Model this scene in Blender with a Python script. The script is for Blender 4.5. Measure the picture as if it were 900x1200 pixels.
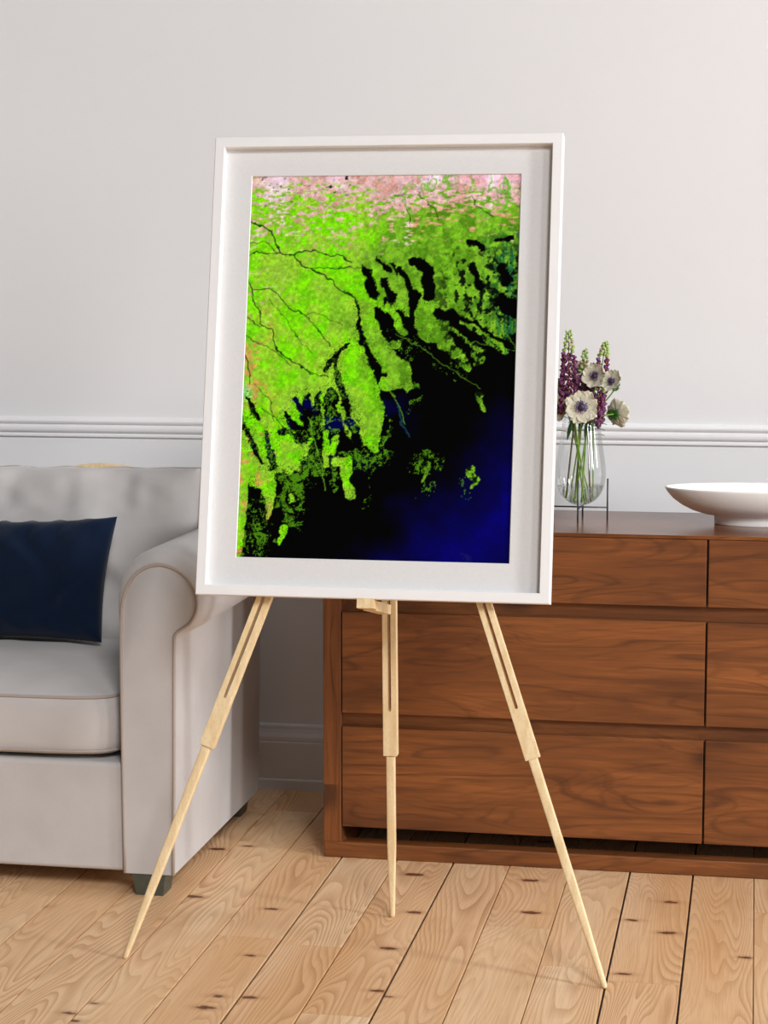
import bpy, bmesh, math, random
import numpy as np
from mathutils import Vector, Matrix

# ------------------------------------------------------------------ clear, camera, light
for o in list(bpy.data.objects):
    bpy.data.objects.remove(o, do_unlink=True)
C = bpy.context.scene.collection
sc = bpy.context.scene
random.seed(7)
PI = math.pi

cam_d = bpy.data.cameras.new('camera')
cam = bpy.data.objects.new('camera', cam_d); C.objects.link(cam)
PITCH, YAW = 0.111029, 0.182144
cam.location = (0, 0, 1.2)
cam.rotation_euler = (PI / 2 - PITCH, 0, YAW)
cam_d.sensor_fit = 'VERTICAL'
cam_d.sensor_height = 36.0
cam_d.lens = 36.0 * 2364.9 / 1200.0
cam_d.clip_start = 0.05
sc.camera = cam

sc.view_settings.view_transform = 'Standard'
sc.view_settings.look = 'None'
sc.view_settings.gamma = 1.0
sc.view_settings.use_curve_mapping = False
sc.view_settings.exposure = -0.30

world = bpy.data.worlds.new('world'); sc.world = world
world.use_nodes = True
bg = world.node_tree.nodes['Background']
bg.inputs[0].default_value = (0.93, 0.96, 1.0, 1)
bg.inputs[1].default_value = 0.11

WX = 4.5                                   # the window wall
WINDOWS = [(4.22, 0.60, 110, (0.96, 0.98, 1.0)), (1.86, 0.70, 320, (0.96, 0.98, 1.0)), (-0.55, 1.00, 190, (0.97, 0.985, 1.0))]
WZ0, WZ1 = 1.10, 3.70
for wy, ww, power, tint in WINDOWS:
    ld = bpy.data.lights.new('daylight', 'AREA')
    ld.shape = 'RECTANGLE'; ld.size = WZ1 - WZ0; ld.size_y = ww
    ld.energy = power; ld.color = tint
    lo = bpy.data.objects.new('daylight', ld); C.objects.link(lo)
    lo.location = (WX + 0.10, wy, (WZ0 + WZ1) / 2)
    lo.rotation_euler = (0, PI / 2, 0)

sun_d = bpy.data.lights.new('front_fill_sun', 'SUN')  # added soft fill for the front faces, from the room's open front right
sun_d.energy = 1.95; sun_d.angle = math.radians(14); sun_d.color = (0.995, 0.99, 0.995)
sun = bpy.data.objects.new('front_fill_sun', sun_d); C.objects.link(sun)
sun.location = (3.0, -4.0, 3.5)
sun.rotation_euler = Vector((-0.42, 0.89, -0.62)).to_track_quat('-Z', 'Y').to_euler()

# ------------------------------------------------------------------ node helpers
class NT:
    def __init__(s, name):
        s.m = bpy.data.materials.new(name); s.m.use_nodes = True
        s.t = s.m.node_tree; s.t.nodes.clear()
        s.out = s.n('ShaderNodeOutputMaterial')
    def n(s, typ, **kw):
        nd = s.t.nodes.new(typ)
        for k, v in kw.items(): setattr(nd, k, v)
        return nd
    def put(s, sock, v):
        if v is None: return
        if isinstance(v, bpy.types.NodeSocket): s.t.links.new(v, sock)
        else:
            if isinstance(v, (tuple, list)) and len(v) == 3 and sock.type == 'RGBA': v = (*v, 1)
            sock.default_value = v
    def math(s, op, a, b=0.0, c=None, clamp=False):
        nd = s.n('ShaderNodeMath', operation=op, use_clamp=clamp)
        s.put(nd.inputs[0], a); s.put(nd.inputs[1], b)
        if c is not None: s.put(nd.inputs[2], c)
        return nd.outputs[0]
    def mix(s, f, a, b, mode='MIX'):
        nd = s.n('ShaderNodeMix', data_type='RGBA', blend_type=mode)
        s.put(nd.inputs[0], f); s.put(nd.inputs[6], a); s.put(nd.inputs[7], b)
        return nd.outputs[2]
    def noise(s, vec, scale, detail=2.0, rough=0.5, dist=0.0):
        nd = s.n('ShaderNodeTexNoise')
        s.put(nd.inputs['Vector'], vec); nd.inputs['Scale'].default_value = scale
        nd.inputs['Detail'].default_value = detail; nd.inputs['Roughness'].default_value = rough
        nd.inputs['Distortion'].default_value = dist
        return nd.outputs[0]
    def scale(s, vec, v):
        nd = s.n('ShaderNodeVectorMath', operation='MULTIPLY')
        s.put(nd.inputs[0], vec); nd.inputs[1].default_value = v
        return nd.outputs[0]
    def add(s, vec, v):
        nd = s.n('ShaderNodeVectorMath', operation='ADD')
        s.put(nd.inputs[0], vec); s.put(nd.inputs[1], v)
        return nd.outputs[0]
    def ramp(s, f, stops, interp='LINEAR'):
        nd = s.n('ShaderNodeValToRGB'); r = nd.color_ramp; r.interpolation = interp
        while len(r.elements) < len(stops): r.elements.new(0.5)
        for e, (p, c) in zip(r.elements, stops):
            e.position = p; e.color = (*c, 1) if len(c) == 3 else c
        s.put(nd.inputs[0], f)
        return nd.outputs[0]
    def mrange(s, v, a, b, c=0.0, d=1.0, smooth=False):
        nd = s.n('ShaderNodeMapRange', interpolation_type='SMOOTHSTEP' if smooth else 'LINEAR')
        s.put(nd.inputs[0], v)
        for i, x in enumerate((a, b, c, d)): nd.inputs[i + 1].default_value = x
        return nd.outputs[0]
    def bump(s, h, strength=0.2, dist=0.002):
        nd = s.n('ShaderNodeBump'); nd.inputs['Strength'].default_value = strength
        nd.inputs['Distance'].default_value = dist; s.put(nd.inputs['Height'], h)
        return nd.outputs[0]
    def bsdf(s, color, rough=0.5, normal=None, **kw):
        b = s.n('ShaderNodeBsdfPrincipled')
        s.put(b.inputs['Base Color'], color); s.put(b.inputs['Roughness'], rough)
        if normal is not None: s.put(b.inputs['Normal'], normal)
        for k, v in kw.items(): s.put(b.inputs[k], v)
        s.t.links.new(b.outputs[0], s.out.inputs[0])
        return s.m
    def coord(s): return s.n('ShaderNodeTexCoord').outputs['Object']
    def rnd(s): return s.n('ShaderNodeObjectInfo').outputs['Random']
    def sep(s, v):
        nd = s.n('ShaderNodeSeparateXYZ'); s.put(nd.inputs[0], v); return nd.outputs
    def comb(s, x, y, z):
        nd = s.n('ShaderNodeCombineXYZ')
        for i, v in enumerate((x, y, z)): s.put(nd.inputs[i], v)
        return nd.outputs[0]

def srgb(r, g, b):
    f = lambda c: (c / 255 / 12.92) if c / 255 <= 0.04045 else ((c / 255 + 0.055) / 1.055) ** 2.4
    return (f(r), f(g), f(b))

def mat_plain(name, col, rough=0.5, var=0.06, scale=40, bump=0.0, bscale=300, **kw):
    s = NT(name); co = s.coord()
    n = s.noise(co, scale, 3)
    c = s.mix(s.mrange(n, 0.3, 0.7), tuple(x * (1 - var) for x in col), tuple(min(1, x * (1 + var)) for x in col))
    nb = s.bump(s.noise(co, bscale, 2), bump, 0.001) if bump else None
    return s.bsdf(c, rough, nb, **kw)

def mat_fabric(name, col, weave=1400, bump=0.25, sheen=0.2, var=0.05):
    s = NT(name); co = s.coord()
    n = s.noise(co, 9, 3); f = s.noise(co, weave, 1)
    k = s.math('ADD', s.math('MULTIPLY', n, 0.5), s.math('MULTIPLY', f, 0.5))
    c = s.mix(s.mrange(k, 0.35, 0.65), tuple(x * (1 - 1.6 * var) for x in col), tuple(min(1, x * (1 + 1.6 * var)) for x in col))
    return s.bsdf(c, 0.9, s.bump(s.math('ADD', f, s.math('MULTIPLY', s.noise(co, 30, 2), 1.5)), bump, 0.0012),
                  **{'Sheen Weight': sheen, 'Specular IOR Level': 0.15})

def mat_walnut(name, axis='x', seed=0.0, dark=1.0, rough=0.42):
    s = NT(name); co = s.coord(); r = s.rnd()
    x, y, z = s.sep(co)
    off = s.math('MULTIPLY', r, 37.0)
    if axis == 'x':
        l, a, b = x, z, y
    elif axis == 'z':
        l, a, b = z, x, y
    else:
        l, a, b = y, x, z
    l = s.math('ADD', l, off)
    a2 = s.math('ADD', a, s.math('MULTIPLY', b, 0.6))
    v = s.comb(s.math('MULTIPLY', l, 1.7), s.math('MULTIPLY', a2, 8.5), seed)
    n = s.noise(v, 1.0, 2.2, 0.42, 0.30)
    rings = s.math('FRACT', s.math('MULTIPLY', n, 17.0))
    tri = s.math('SUBTRACT', 1.0, s.math('ABSOLUTE', s.math('SUBTRACT', s.math('MULTIPLY', rings, 2.0), 1.0)))
    line = s.mrange(tri, 0.0, 0.42, 1.0, 0.0, True)
    lm = s.mrange(s.noise(s.comb(s.math('MULTIPLY', l, 2.4), s.math('MULTIPLY', a2, 14), seed + 5), 1.0, 2), 0.36, 0.66)
    line = s.math('MULTIPLY', line, lm)
    fib = s.noise(s.comb(s.math('MULTIPLY', l, 14), s.math('MULTIPLY', a2, 420), seed), 1.0, 2.0, 0.6)
    fib2 = s.noise(s.comb(s.math('MULTIPLY', l, 5), s.math('MULTIPLY', a2, 90), seed + 3), 1.0, 2.0, 0.6)
    tone = s.noise(s.comb(s.math('MULTIPLY', l, 1.6), s.math('MULTIPLY', a2, 9), seed + 8), 1.0, 3.0, 0.55)
    c1 = srgb(104, 58, 27); c2 = srgb(154, 92, 45); c3 = srgb(48, 25, 13)
    base = s.mix(s.mrange(tone, 0.33, 0.68), c1, c2)
    base = s.mix(s.math('MULTIPLY', s.mrange(fib, 0.45, 0.75), 0.38), base, srgb(78, 43, 23))
    base = s.mix(s.math('MULTIPLY', s.mrange(fib2, 0.4, 0.7), 0.40), base, srgb(84, 48, 26))
    base = s.mix(s.math('MULTIPLY', line, 0.46), base, c3)
    stk = s.noise(s.comb(s.math('MULTIPLY', l, 1.3), s.math('ADD', s.math('MULTIPLY', a2, 62), s.math('MULTIPLY', n, 16)), seed + 21), 1.0, 2.5, 0.6)
    base = s.mix(s.mrange(stk, 0.52, 0.72, 0.0, 0.62), base, srgb(70, 37, 19))
    base = s.mix(s.mrange(s.noise(s.comb(s.math('MULTIPLY', l, 2.2), s.math('MULTIPLY', a2, 24), seed + 11), 1.0, 3, 0.6), 0.52, 0.74, 0.0, 0.6), base, srgb(72, 38, 19))
    # knots: dark swirling blots
    vo = s.n('ShaderNodeTexVoronoi', voronoi_dimensions='2D'); s.put(vo.inputs['Vector'], s.comb(s.math('ADD', l, seed), s.math('MULTIPLY', a2, 2.0), 0.0)); vo.inputs['Scale'].default_value = 2.6
    kn = s.mrange(s.math('ADD', vo.outputs['Distance'], s.math('MULTIPLY', s.noise(v, 5, 2), 0.10)), 0.09, 0.22, 1.0, 0.0, True)
    pick = s.math('GREATER_THAN', s.sep(vo.outputs['Color'])[0], 0.72)
    base = s.mix(s.math('MULTIPLY', s.math('MULTIPLY', kn, pick), 0.75), base, srgb(48, 24, 14))
    if dark != 1.0:
        base = s.mix(1.0, base, (dark, dark, dark), 'MULTIPLY')
    nb = s.bump(s.math('ADD', fib, line), 0.10, 0.0006)
    return s.bsdf(base, rough, nb, **{'Specular IOR Level': 0.45})

def mat_beech(name):
    s = NT(name); co = s.coord()
    x, y, z = s.sep(co)
    n = s.noise(s.comb(s.math('MULTIPLY', x, 90), s.math('MULTIPLY', y, 90), s.math('MULTIPLY', z, 14)), 1.0, 3, 0.6)
    f = s.noise(s.scale(co, (900, 900, 160)), 1.0, 1)
    c = s.mix(s.mrange(n, 0.35, 0.65), srgb(226, 198, 150), srgb(240, 218, 176))
    c = s.mix(s.math('MULTIPLY', s.mrange(f, 0.5, 0.75), 0.35), c, srgb(190, 154, 104))
    return s.bsdf(c, 0.55, s.bump(f, 0.1, 0.0005))

def mat_pine():
    s = NT('pine_boards'); co = s.coord()
    at = s.n('ShaderNodeAttribute'); at.attribute_name = 'board_id'
    bid = at.outputs['Fac']
    x, y, z = s.sep(co)
    sd = s.math('MULTIPLY', bid, 71.3)
    yy = s.math('ADD', y, s.math('MULTIPLY', bid, 913.0))
    v = s.comb(s.math('MULTIPLY', x, 8.0), s.math('MULTIPLY', yy, 1.0), sd)
    n = s.noise(v, 1.0, 1.6, 0.4, 0.2)
    rg = s.math('FRACT', s.math('MULTIPLY', n, 44.0))
    line = s.mrange(rg, 0.35, 0.95, 0.0, 1.0)
    line = s.math('MULTIPLY', line, s.mrange(s.noise(v, 1.3, 2), 0.35, 0.62, 0.30, 1.0))
    fib = s.noise(s.comb(s.math('MULTIPLY', x, 420), s.math('MULTIPLY', yy, 10), sd), 1.0, 2, 0.6)
    tone = s.noise(s.comb(s.math('MULTIPLY', x, 9), s.math('MULTIPLY', yy, 0.9), sd), 1.0, 3)
    wn = s.n('ShaderNodeTexWhiteNoise', noise_dimensions='1D'); s.put(wn.inputs['W'], sd)
    bt = wn.outputs[0]
    base = s.mix(s.mrange(tone, 0.3, 0.7), srgb(228, 182, 132), srgb(246, 215, 176))
    base = s.mix(s.math('MULTIPLY', bt, 0.40), base, srgb(220, 168, 118))
    base = s.mix(s.math('MULTIPLY', line, 0.58), base, srgb(180, 120, 74))
    base = s.mix(s.math('MULTIPLY', s.mrange(fib, 0.45, 0.8), 0.35), base, srgb(186, 132, 88))
    # knots, wider across the board than along it
    vo = s.n('ShaderNodeTexVoronoi', voronoi_dimensions='2D')
    s.put(vo.inputs['Vector'], s.comb(s.math('MULTIPLY', x, 0.46), yy, 0.0)); vo.inputs['Scale'].default_value = 9.5
    d = s.math('ADD', vo.outputs['Distance'], s.math('MULTIPLY', s.math('SUBTRACT', s.noise(co, 70, 2), 0.5), 0.10))
    cell = s.sep(vo.outputs['Color'])
    size = s.math('MULTIPLY', cell[1], 0.055)
    kn = s.math('MULTIPLY', s.math('LESS_THAN', cell[0], 0.42), s.mrange(s.math('SUBTRACT', d, size), 0.012, 0.055, 1.0, 0.0, True))
    halo = s.math('MULTIPLY', s.math('LESS_THAN', cell[0], 0.42), s.mrange(s.math('SUBTRACT', d, size), 0.03, 0.17, 1.0, 0.0, True))
    base = s.mix(s.math('MULTIPLY', halo, 0.35), base, srgb(176, 116, 72))
    base = s.mix(s.math('MULTIPLY', kn, 0.9), base, srgb(92, 44, 24))
    st = s.mrange(s.noise(s.scale(co, (4, 2.4, 1)), 1.0, 4, 0.6), 0.58, 0.78)
    base = s.mix(s.math('MULTIPLY', st, 0.35), base, srgb(168, 116, 74))
    return s.bsdf(base, s.mrange(fib, 0.2, 0.8, 0.45, 0.62), s.bump(s.math('SUBTRACT', fib, line), 0.15, 0.0006), **{'Specular IOR Level': 0.35})

def mat_wall(name, col):
    s = NT(name); co = s.coord()
    n = s.noise(co, 1.3, 3); f = s.noise(co, 420, 2)
    c = s.mix(s.mrange(n, 0.35, 0.65), tuple(x * 0.985 for x in col), tuple(x * 1.01 for x in col))
    return s.bsdf(c, 0.75, s.bump(f, 0.12, 0.001), **{'Specular IOR Level': 0.25})

M = {}
M['wall'] = mat_wall('wall_paint', (0.79, 0.785, 0.79))
M['trim'] = mat_wall('trim_paint', (0.80, 0.79, 0.795))
M['ceiling'] = mat_wall('ceiling_paint', (0.86, 0.85, 0.84))
M['pine'] = mat_pine()
M['subfloor'] = mat_plain('dark_subfloor', srgb(78, 70, 64), 0.9, 0.5, 90)
M['fabric'] = mat_fabric('oatmeal_fabric', srgb(193, 189, 187))
M['piping'] = mat_fabric('piping_cord', srgb(172, 160, 152))
M['navy'] = mat_fabric('navy_velvet', srgb(5, 23, 46), 1200, 0.3, 0.12, 0.12)
M['tan'] = mat_beech('tan_wood_rail')
M['foot'] = mat_plain('dark_green_grey_wood', srgb(74, 78, 68), 0.5, 0.12, 60, 0.1)
M['walnut_x'] = mat_walnut('walnut_long_grain', 'x', 2.0)
M['walnut_top'] = mat_walnut('walnut_top', 'x', 5.0, 0.95, 0.24)
M['walnut_z'] = mat_walnut('walnut_upright_grain', 'z', 9.0)
M['walnut_in'] = mat_walnut('walnut_carcass', 'x', 14.0, 0.8)
M['beech'] = mat_beech('pale_beech')
M['white'] = mat_plain('white_frame_paint', (0.88, 0.87, 0.87), 0.4, 0.01, 20)
M['mat'] = mat_plain('mount_board', (0.72, 0.715, 0.715), 0.85, 0.02, 200, 0.05, 900)
M['bevel'] = mat_plain('mount_core', (0.86, 0.86, 0.86), 0.8, 0.01)
M['backing'] = mat_plain('brown_backing', srgb(150, 120, 90), 0.8, 0.05)
M['brass'] = mat_plain('steel_pin', (0.5, 0.48, 0.44), 0.35, 0.05, 50, 0, 100, Metallic=1.0)
M['iron'] = mat_plain('dark_iron', srgb(74, 78, 86), 0.45, 0.08, 80, 0, 100, Metallic=0.4)
M['ceramic'] = mat_plain('white_ceramic', (0.92, 0.905, 0.89), 0.35, 0.02, 12, 0.03, 200)
M['stem'] = mat_plain('green_stem', srgb(112, 150, 44), 0.5, 0.25, 60)
M['brown_stem'] = mat_plain('brown_green_stem', srgb(92, 84, 40), 0.5, 0.3, 60)
M['leaf'] = mat_plain('dark_leaf', srgb(52, 110, 40), 0.5, 0.3, 90)
M['bud'] = mat_plain('green_bud', srgb(150, 178, 84), 0.55, 0.2, 90)
M['bloom'] = mat_plain('plum_bloom', srgb(112, 48, 92), 0.5, 0.3, 70)
M['pale_bloom'] = mat_plain('pink_bud', srgb(186, 150, 130), 0.5, 0.2, 90)
M['throat'] = mat_plain('orange_throat', srgb(222, 150, 60), 0.5, 0.1)
M['petal'] = mat_plain('cream_petal', srgb(200, 196, 174), 0.6, 0.10, 120, 0.25, 260)
M['eye'] = mat_plain('dark_eye', srgb(52, 40, 70), 0.5, 0.3, 300)
M['stamen'] = mat_plain('purple_stamen', srgb(104, 62, 128), 0.5, 0.3, 300)
M['winframe'] = mat_plain('window_paint', (0.85, 0.85, 0.84), 0.4, 0.01)

def mat_thin_glass(name, tint=(0.97, 0.985, 0.98)):
    s = NT(name)
    tr = s.n('ShaderNodeBsdfTransparent'); tr.inputs[0].default_value = (*tint, 1)
    gl = s.n('ShaderNodeBsdfGlossy'); gl.inputs['Roughness'].default_value = 0.02
    fr = s.n('ShaderNodeFresnel'); fr.inputs[0].default_value = 1.22
    mx = s.n('ShaderNodeMixShader')
    f = s.math('ADD', s.math('MULTIPLY', fr.outputs[0], 0.40), 0.065, clamp=True)
    s.t.links.new(f, mx.inputs[0]); s.t.links.new(tr.outputs[0], mx.inputs[1]); s.t.links.new(gl.outputs[0], mx.inputs[2])
    s.t.links.new(mx.outputs[0], s.out.inputs[0])
    return s.m
M['glass'] = mat_thin_glass('clear_glass')
M['pane'] = mat_thin_glass('window_glass', (0.99, 0.99, 0.99))
def mat_water():
    s = NT('water')
    b = s.n('ShaderNodeBsdfGlass'); b.inputs['IOR'].default_value = 1.33; b.inputs['Roughness'].default_value = 0.0
    b.inputs[0].default_value = (0.98, 0.99, 0.985, 1)
    tr = s.n('ShaderNodeBsdfTransparent')
    mx = s.n('ShaderNodeMixShader'); mx.inputs[0].default_value = 0.5
    s.t.links.new(tr.outputs[0], mx.inputs[1]); s.t.links.new(b.outputs[0], mx.inputs[2])
    s.t.links.new(mx.outputs[0], s.out.inputs[0]); return s.m
M['water'] = mat_water()

# ------------------------------------------------------------------ mesh helpers (world coordinates in, local to root out)
def root_loc(p):
    v = Vector((0, 0, 0))
    while p is not None:
        v = v + p.location; p = p.parent
    return v
def obj(name, bm, mat, parent=None, smooth=False, kind=None, label=None, loc=None):
    me = bpy.data.meshes.new(name)
    off = root_loc(parent) if parent is not None else Vector(loc or (0, 0, 0))
    bmesh.ops.translate(bm, verts=bm.verts, vec=-off)
    bmesh.ops.recalc_face_normals(bm, faces=bm.faces)
    for f in bm.faces: f.smooth = smooth
    bm.to_mesh(me); bm.free()
    mats = mat if isinstance(mat, (list, tuple)) else [mat]
    for m in mats: me.materials.append(m)
    o = bpy.data.objects.new(name, me); C.objects.link(o)
    if parent is not None: o.parent = parent
    elif loc: o.location = loc
    if kind: o['kind'] = kind
    if label: o['label'] = label
    return o
def thing(name, label, cat, loc, group=None):
    o = bpy.data.objects.new(name, None); C.objects.link(o)
    o.empty_display_size = 0.05
    o.location = loc; tag(o, label, cat, group); return o
def tag(o, label, cat, group=None):
    o['label'] = label; o['category'] = cat
    if group: o['group'] = group
def wnorm(o, w=None):
    md = o.modifiers.new('wn', 'WEIGHTED_NORMAL'); md.keep_sharp = True
    for f in o.data.polygons: f.use_smooth = True
    return o
def box(bm, x0, x1, y0, y1, z0, z1, bev=0.0, seg=2):
    r = bmesh.ops.create_cube(bm, size=1.0)
    vs = r['verts']
    for v in vs:
        v.co = Vector((x0 + (v.co.x + .5) * (x1 - x0), y0 + (v.co.y + .5) * (y1 - y0), z0 + (v.co.z + .5) * (z1 - z0)))
    if bev > 0:
        es = list({e for v in vs for e in v.link_edges})
        bmesh.ops.bevel(bm, geom=es, offset=bev, segments=seg, affect='EDGES', profile=0.5)
def bbox(*a, **k):
    bm = bmesh.new(); box(bm, *a, **k); return bm
def tube(bm, pts, r, n=8, caps=True, closed=False):
    pts = [Vector(p) for p in pts]; N = len(pts)
    rr = r if isinstance(r, (list, tuple)) else [r] * N
    rings = []; prev = None
    for i, p in enumerate(pts):
        if closed: d = (pts[(i + 1) % N] - pts[i - 1]).normalized()
        else: d = (pts[min(i + 1, N - 1)] - pts[max(i - 1, 0)]).normalized()
        if prev is None:
            a = Vector((0, 0, 1)) if abs(d.z) < .9 else Vector((1, 0, 0))
            u = d.cross(a).normalized()
        else: u = (prev - d * prev.dot(d)).normalized()
        prev = u; w = d.cross(u)
        rings.append([bm.verts.new(p + (u * math.cos(2 * PI * k / n) + w * math.sin(2 * PI * k / n)) * rr[i]) for k in range(n)])
    for i in range(N if closed else N - 1):
        a, b = rings[i], rings[(i + 1) % N]
        for k in range(n): bm.faces.new((a[k], a[(k + 1) % n], b[(k + 1) % n], b[k]))
    if caps and not closed:
        bm.faces.new(rings[0][::-1]); bm.faces.new(rings[-1])
def lathe(bm, prof, c, n=48, cap0=False, cap1=False, M4=None):
    c = Vector(c); rings = []
    for r, z in prof:
        ring = []
        for k in range(n):
            p = Vector((r * math.cos(2 * PI * k / n), r * math.sin(2 * PI * k / n), z))
            if M4 is not None: p = M4 @ p
            ring.append(bm.verts.new(c + p))
        rings.append(ring)
    for a, b in zip(rings, rings[1:]):
        for k in range(n): bm.faces.new((a[k], a[(k + 1) % n], b[(k + 1) % n], b[k]))
    if cap0: bm.faces.new(rings[0][::-1])
    if cap1: bm.faces.new(rings[-1])
def loft(bm, rings, cap=True, closed=True):
    vr = [[bm.verts.new(p) for p in r] for r in rings]
    n = len(vr[0])
    for a, b in zip(vr, vr[1:]):
        for k in range(n if closed else n - 1): bm.faces.new((a[k], a[(k + 1) % n], b[(k + 1) % n], b[k]))
    if cap: bm.faces.new(vr[0][::-1]); bm.faces.new(vr[-1])
    return vr
def prof_x(bm, prof, x0, x1):          # (y, z) outline extruded along x
    loft(bm, [[Vector((x, y, z)) for y, z in prof] for x in (x0, x1)])
def prof_y(bm, prof, y0, y1):          # (x, z) outline extruded along y
    loft(bm, [[Vector((x, y, z)) for x, z in prof] for y in (y0, y1)])
def xform(bm, m): bmesh.ops.transform(bm, matrix=m, verts=bm.verts)
def spline(pts, n=8):
    pts = [Vector(p) for p in pts]; out = []
    P = [pts[0] * 2 - pts[1]] + pts + [pts[-1] * 2 - pts[-2]]
    for i in range(1, len(P) - 2):
        for k in range(n):
            t = k / n; a, b, c, d = P[i - 1], P[i], P[i + 1], P[i + 2]
            out.append(0.5 * ((2 * b) + (c - a) * t + (2 * a - 5 * b + 4 * c - d) * t * t + (3 * b - a - 3 * c + d) * t ** 3))
    out.append(pts[-1]); return out
def struct(name, bm, mat, parent=None, smooth=False):
    return obj(name, bm, mat, parent, smooth, kind='structure' if parent is None else None)

# ------------------------------------------------------------------ the room
Y_WALL = 4.640
XL, XR, YF, ZC = -3.6, WX, -2.2, 4.1
# boards: one mesh, true gaps between boards over a dark subfloor
gaps = [-1.9594, -1.8360, -1.7120, -1.5885, -1.4650, -1.3421, -1.216, -1.0897, -.9662, -.8429, -.7243, -.6039, -.4848, -.3584, -.236, -.1068, .0159]
x = gaps[0]
left = []
while x > XL: x -= .1235; left.append(max(x, XL))
gaps = left[::-1] + gaps
while gaps[-1] < XR: gaps.append(min(gaps[-1] + .1235, XR))
rf = random.Random(3)
bm = bmesh.new(); bid = bm.faces.layers.float.new('board_id')
for i in range(len(gaps) - 1):
    g0, g1 = rf.choice((.0006, .0010, .0017, .0024)), rf.choice((.0006, .0011, .0017, .0022))
    y = YF - rf.uniform(0, 1.5)
    while y < Y_WALL:
        L = rf.uniform(0.75, 1.9); y1 = min(y + L, Y_WALL); y0 = max(y, YF)
        y += L
        if y1 <= y0 + .02: continue
        n0 = len(bm.faces)
        a, b = gaps[i] + g0, gaps[i + 1] - g1
        if b - a < .01: continue
        r = .0007
        top = [(a + r, 0), (a, -r), (a, -.0054), (b, -.0054), (b, -r), (b - r, 0)]
        vs0 = [bm.verts.new((px, y0 + .0004, pz)) for px, pz in top]; vs1 = [bm.verts.new((px, y1 - .0004, pz)) for px, pz in top]
        val = rf.random()
        for k in range(6):
            f = bm.faces.new((vs0[k], vs0[(k + 1) % 6], vs1[(k + 1) % 6], vs1[k])); f[bid] = val
        f = bm.faces.new(vs0[::-1]); f[bid] = val
        f = bm.faces.new(vs1); f[bid] = val
floor = struct('floor', bm, M['pine'])
bm = bbox(XL, XR, YF, Y_WALL, -.06, -.0055)
obj('subfloor', bm, M['subfloor'], floor)

struct('wall_back', bbox(XL - .1, XR + .25, Y_WALL, Y_WALL + .12, -.06, ZC), M['wall'])
# window wall with three tall openings
bm = bmesh.new()
edges = sorted([(wy - ww / 2, wy + ww / 2) for wy, ww, _p, _t in WINDOWS])
yprev = YF
for a, b in edges:
    box(bm, XR, XR + .25, yprev, a, -.06, ZC); yprev = b
    box(bm, XR, XR + .25, a, b, -.06, WZ0); box(bm, XR, XR + .25, a, b, WZ1, ZC)
box(bm, XR, XR + .25, yprev, Y_WALL, -.06, ZC)
struct('wall_right', bm, M['wall'])
for i, (a, b) in enumerate(edges):
    bm = bmesh.new(); t = .03
    for (y0, y1, z0, z1) in ((a, a + t, WZ0, WZ1), (b - t, b, WZ0, WZ1), (a + t, b - t, WZ0, WZ0 + t), (a + t, b - t, WZ1 - t, WZ1)):
        box(bm, XR + .02, XR + .07, y0, y1, z0, z1, .004)
    w = struct(f'window_{i + 1}', bm, M['winframe'])
    obj('window_pane', bbox(XR + .043, XR + .047, a + t, b - t, WZ0 + t, WZ1 - t), M['pane'], w)
    obj('window_sill', bbox(XR - .06, XR + .02, a - .04, b + .04, WZ0 - .03, WZ0, .006), M['winframe'], w)

# chair rail and skirting profiles along the back wall
def rail_profile(y, z0, pts, k=1.0): return [(y - d * k, z0 + z) for d, z in pts]
cr = [(0, 0), (.006, 0), (.010, .002), (.010, .006), (.005, .0085), (.005, .011), (.013, .013), (.017, .017), (.018, .022), (.016, .0265),
      (.011, .029), (.011, .031), (.015, .0325), (.019, .036), (.020, .0395), (.017, .0425), (.008, .0435), (.006, .047), (0, .049)]
bm = bmesh.new(); prof_x(bm, rail_profile(Y_WALL, .8405, cr, .55), XL, XR)
struct('trim_1', bm, M['trim'])
bb = [(0, 0), (.020, 0), (.020, .022), (.019, .0245), (.0165, .026), (.0165, .114), (.0150, .1165), (.0150, .119), (.0155, .121), (.015, .128), (.011, .138), (.009, .146), (.009, .153), (.007, .157), (0, .158)]
bm = bmesh.new(); prof_x(bm, rail_profile(Y_WALL, 0, bb), XL, XR)
struct('baseboard_back', bm, M['trim'])

# ------------------------------------------------------------------ sofa
XA0, XA1 = -1.212, -1.104           # right arm, seat side and outside
SY0 = 3.738
sofa = thing('sofa', 'oatmeal fabric sofa with rolled piped arm beside the wooden chest', 'sofa', (-2.08, 4.08, 0))
SL = -2.95                          # inner side of the far arm
def arm_profile(k):
    # k = 0: the piped front panel, k = 1: the fuller body behind it
    P = [(-1.210, .046), (-1.211, .25), (-1.2115, .43), (-1.2105, .52), (-1.208, .563), (-1.2035, .592), (-1.195, .617), (-1.184, .635), (-1.169, .648), (-1.151, .657), (-1.132, .660),
         (-1.113, .6565), (-1.096, .649), (-1.082, .639), (-1.072, .627), (-1.063, .610), (-1.060, .591), (-1.0615, .576), (-1.067, .562), (-1.075, .551), (-1.086, .543), (-1.097, .535), (-1.1025, .527), (-1.1045, .515), (-1.106, .43), (-1.108, .25), (-1.112, .046)]
    if k == 0: return P
    out = []
    n = len(P)
    for i, (px, pz) in enumerate(P):
        a, b = P[max(i - 1, 0)], P[min(i + 1, n - 1)]
        d = Vector((b[0] - a[0], b[1] - a[1])).normalized(); nn = Vector((-d.y, d.x))
        amt = .004 + .030 * max(0, min(1, (pz - .50) / .14)) ** 1.0
        if i > 18: amt = .004 + .022 * max(0, (pz - .515) / .06)
        if pz < .3: amt = .003
        out.append((px + nn.x * amt * k, pz + nn.y * amt * k))
    out[0] = (P[0][0] - .002 * k, .046); out[-1] = (P[-1][0] + .002 * k, .046)
    return out
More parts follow.
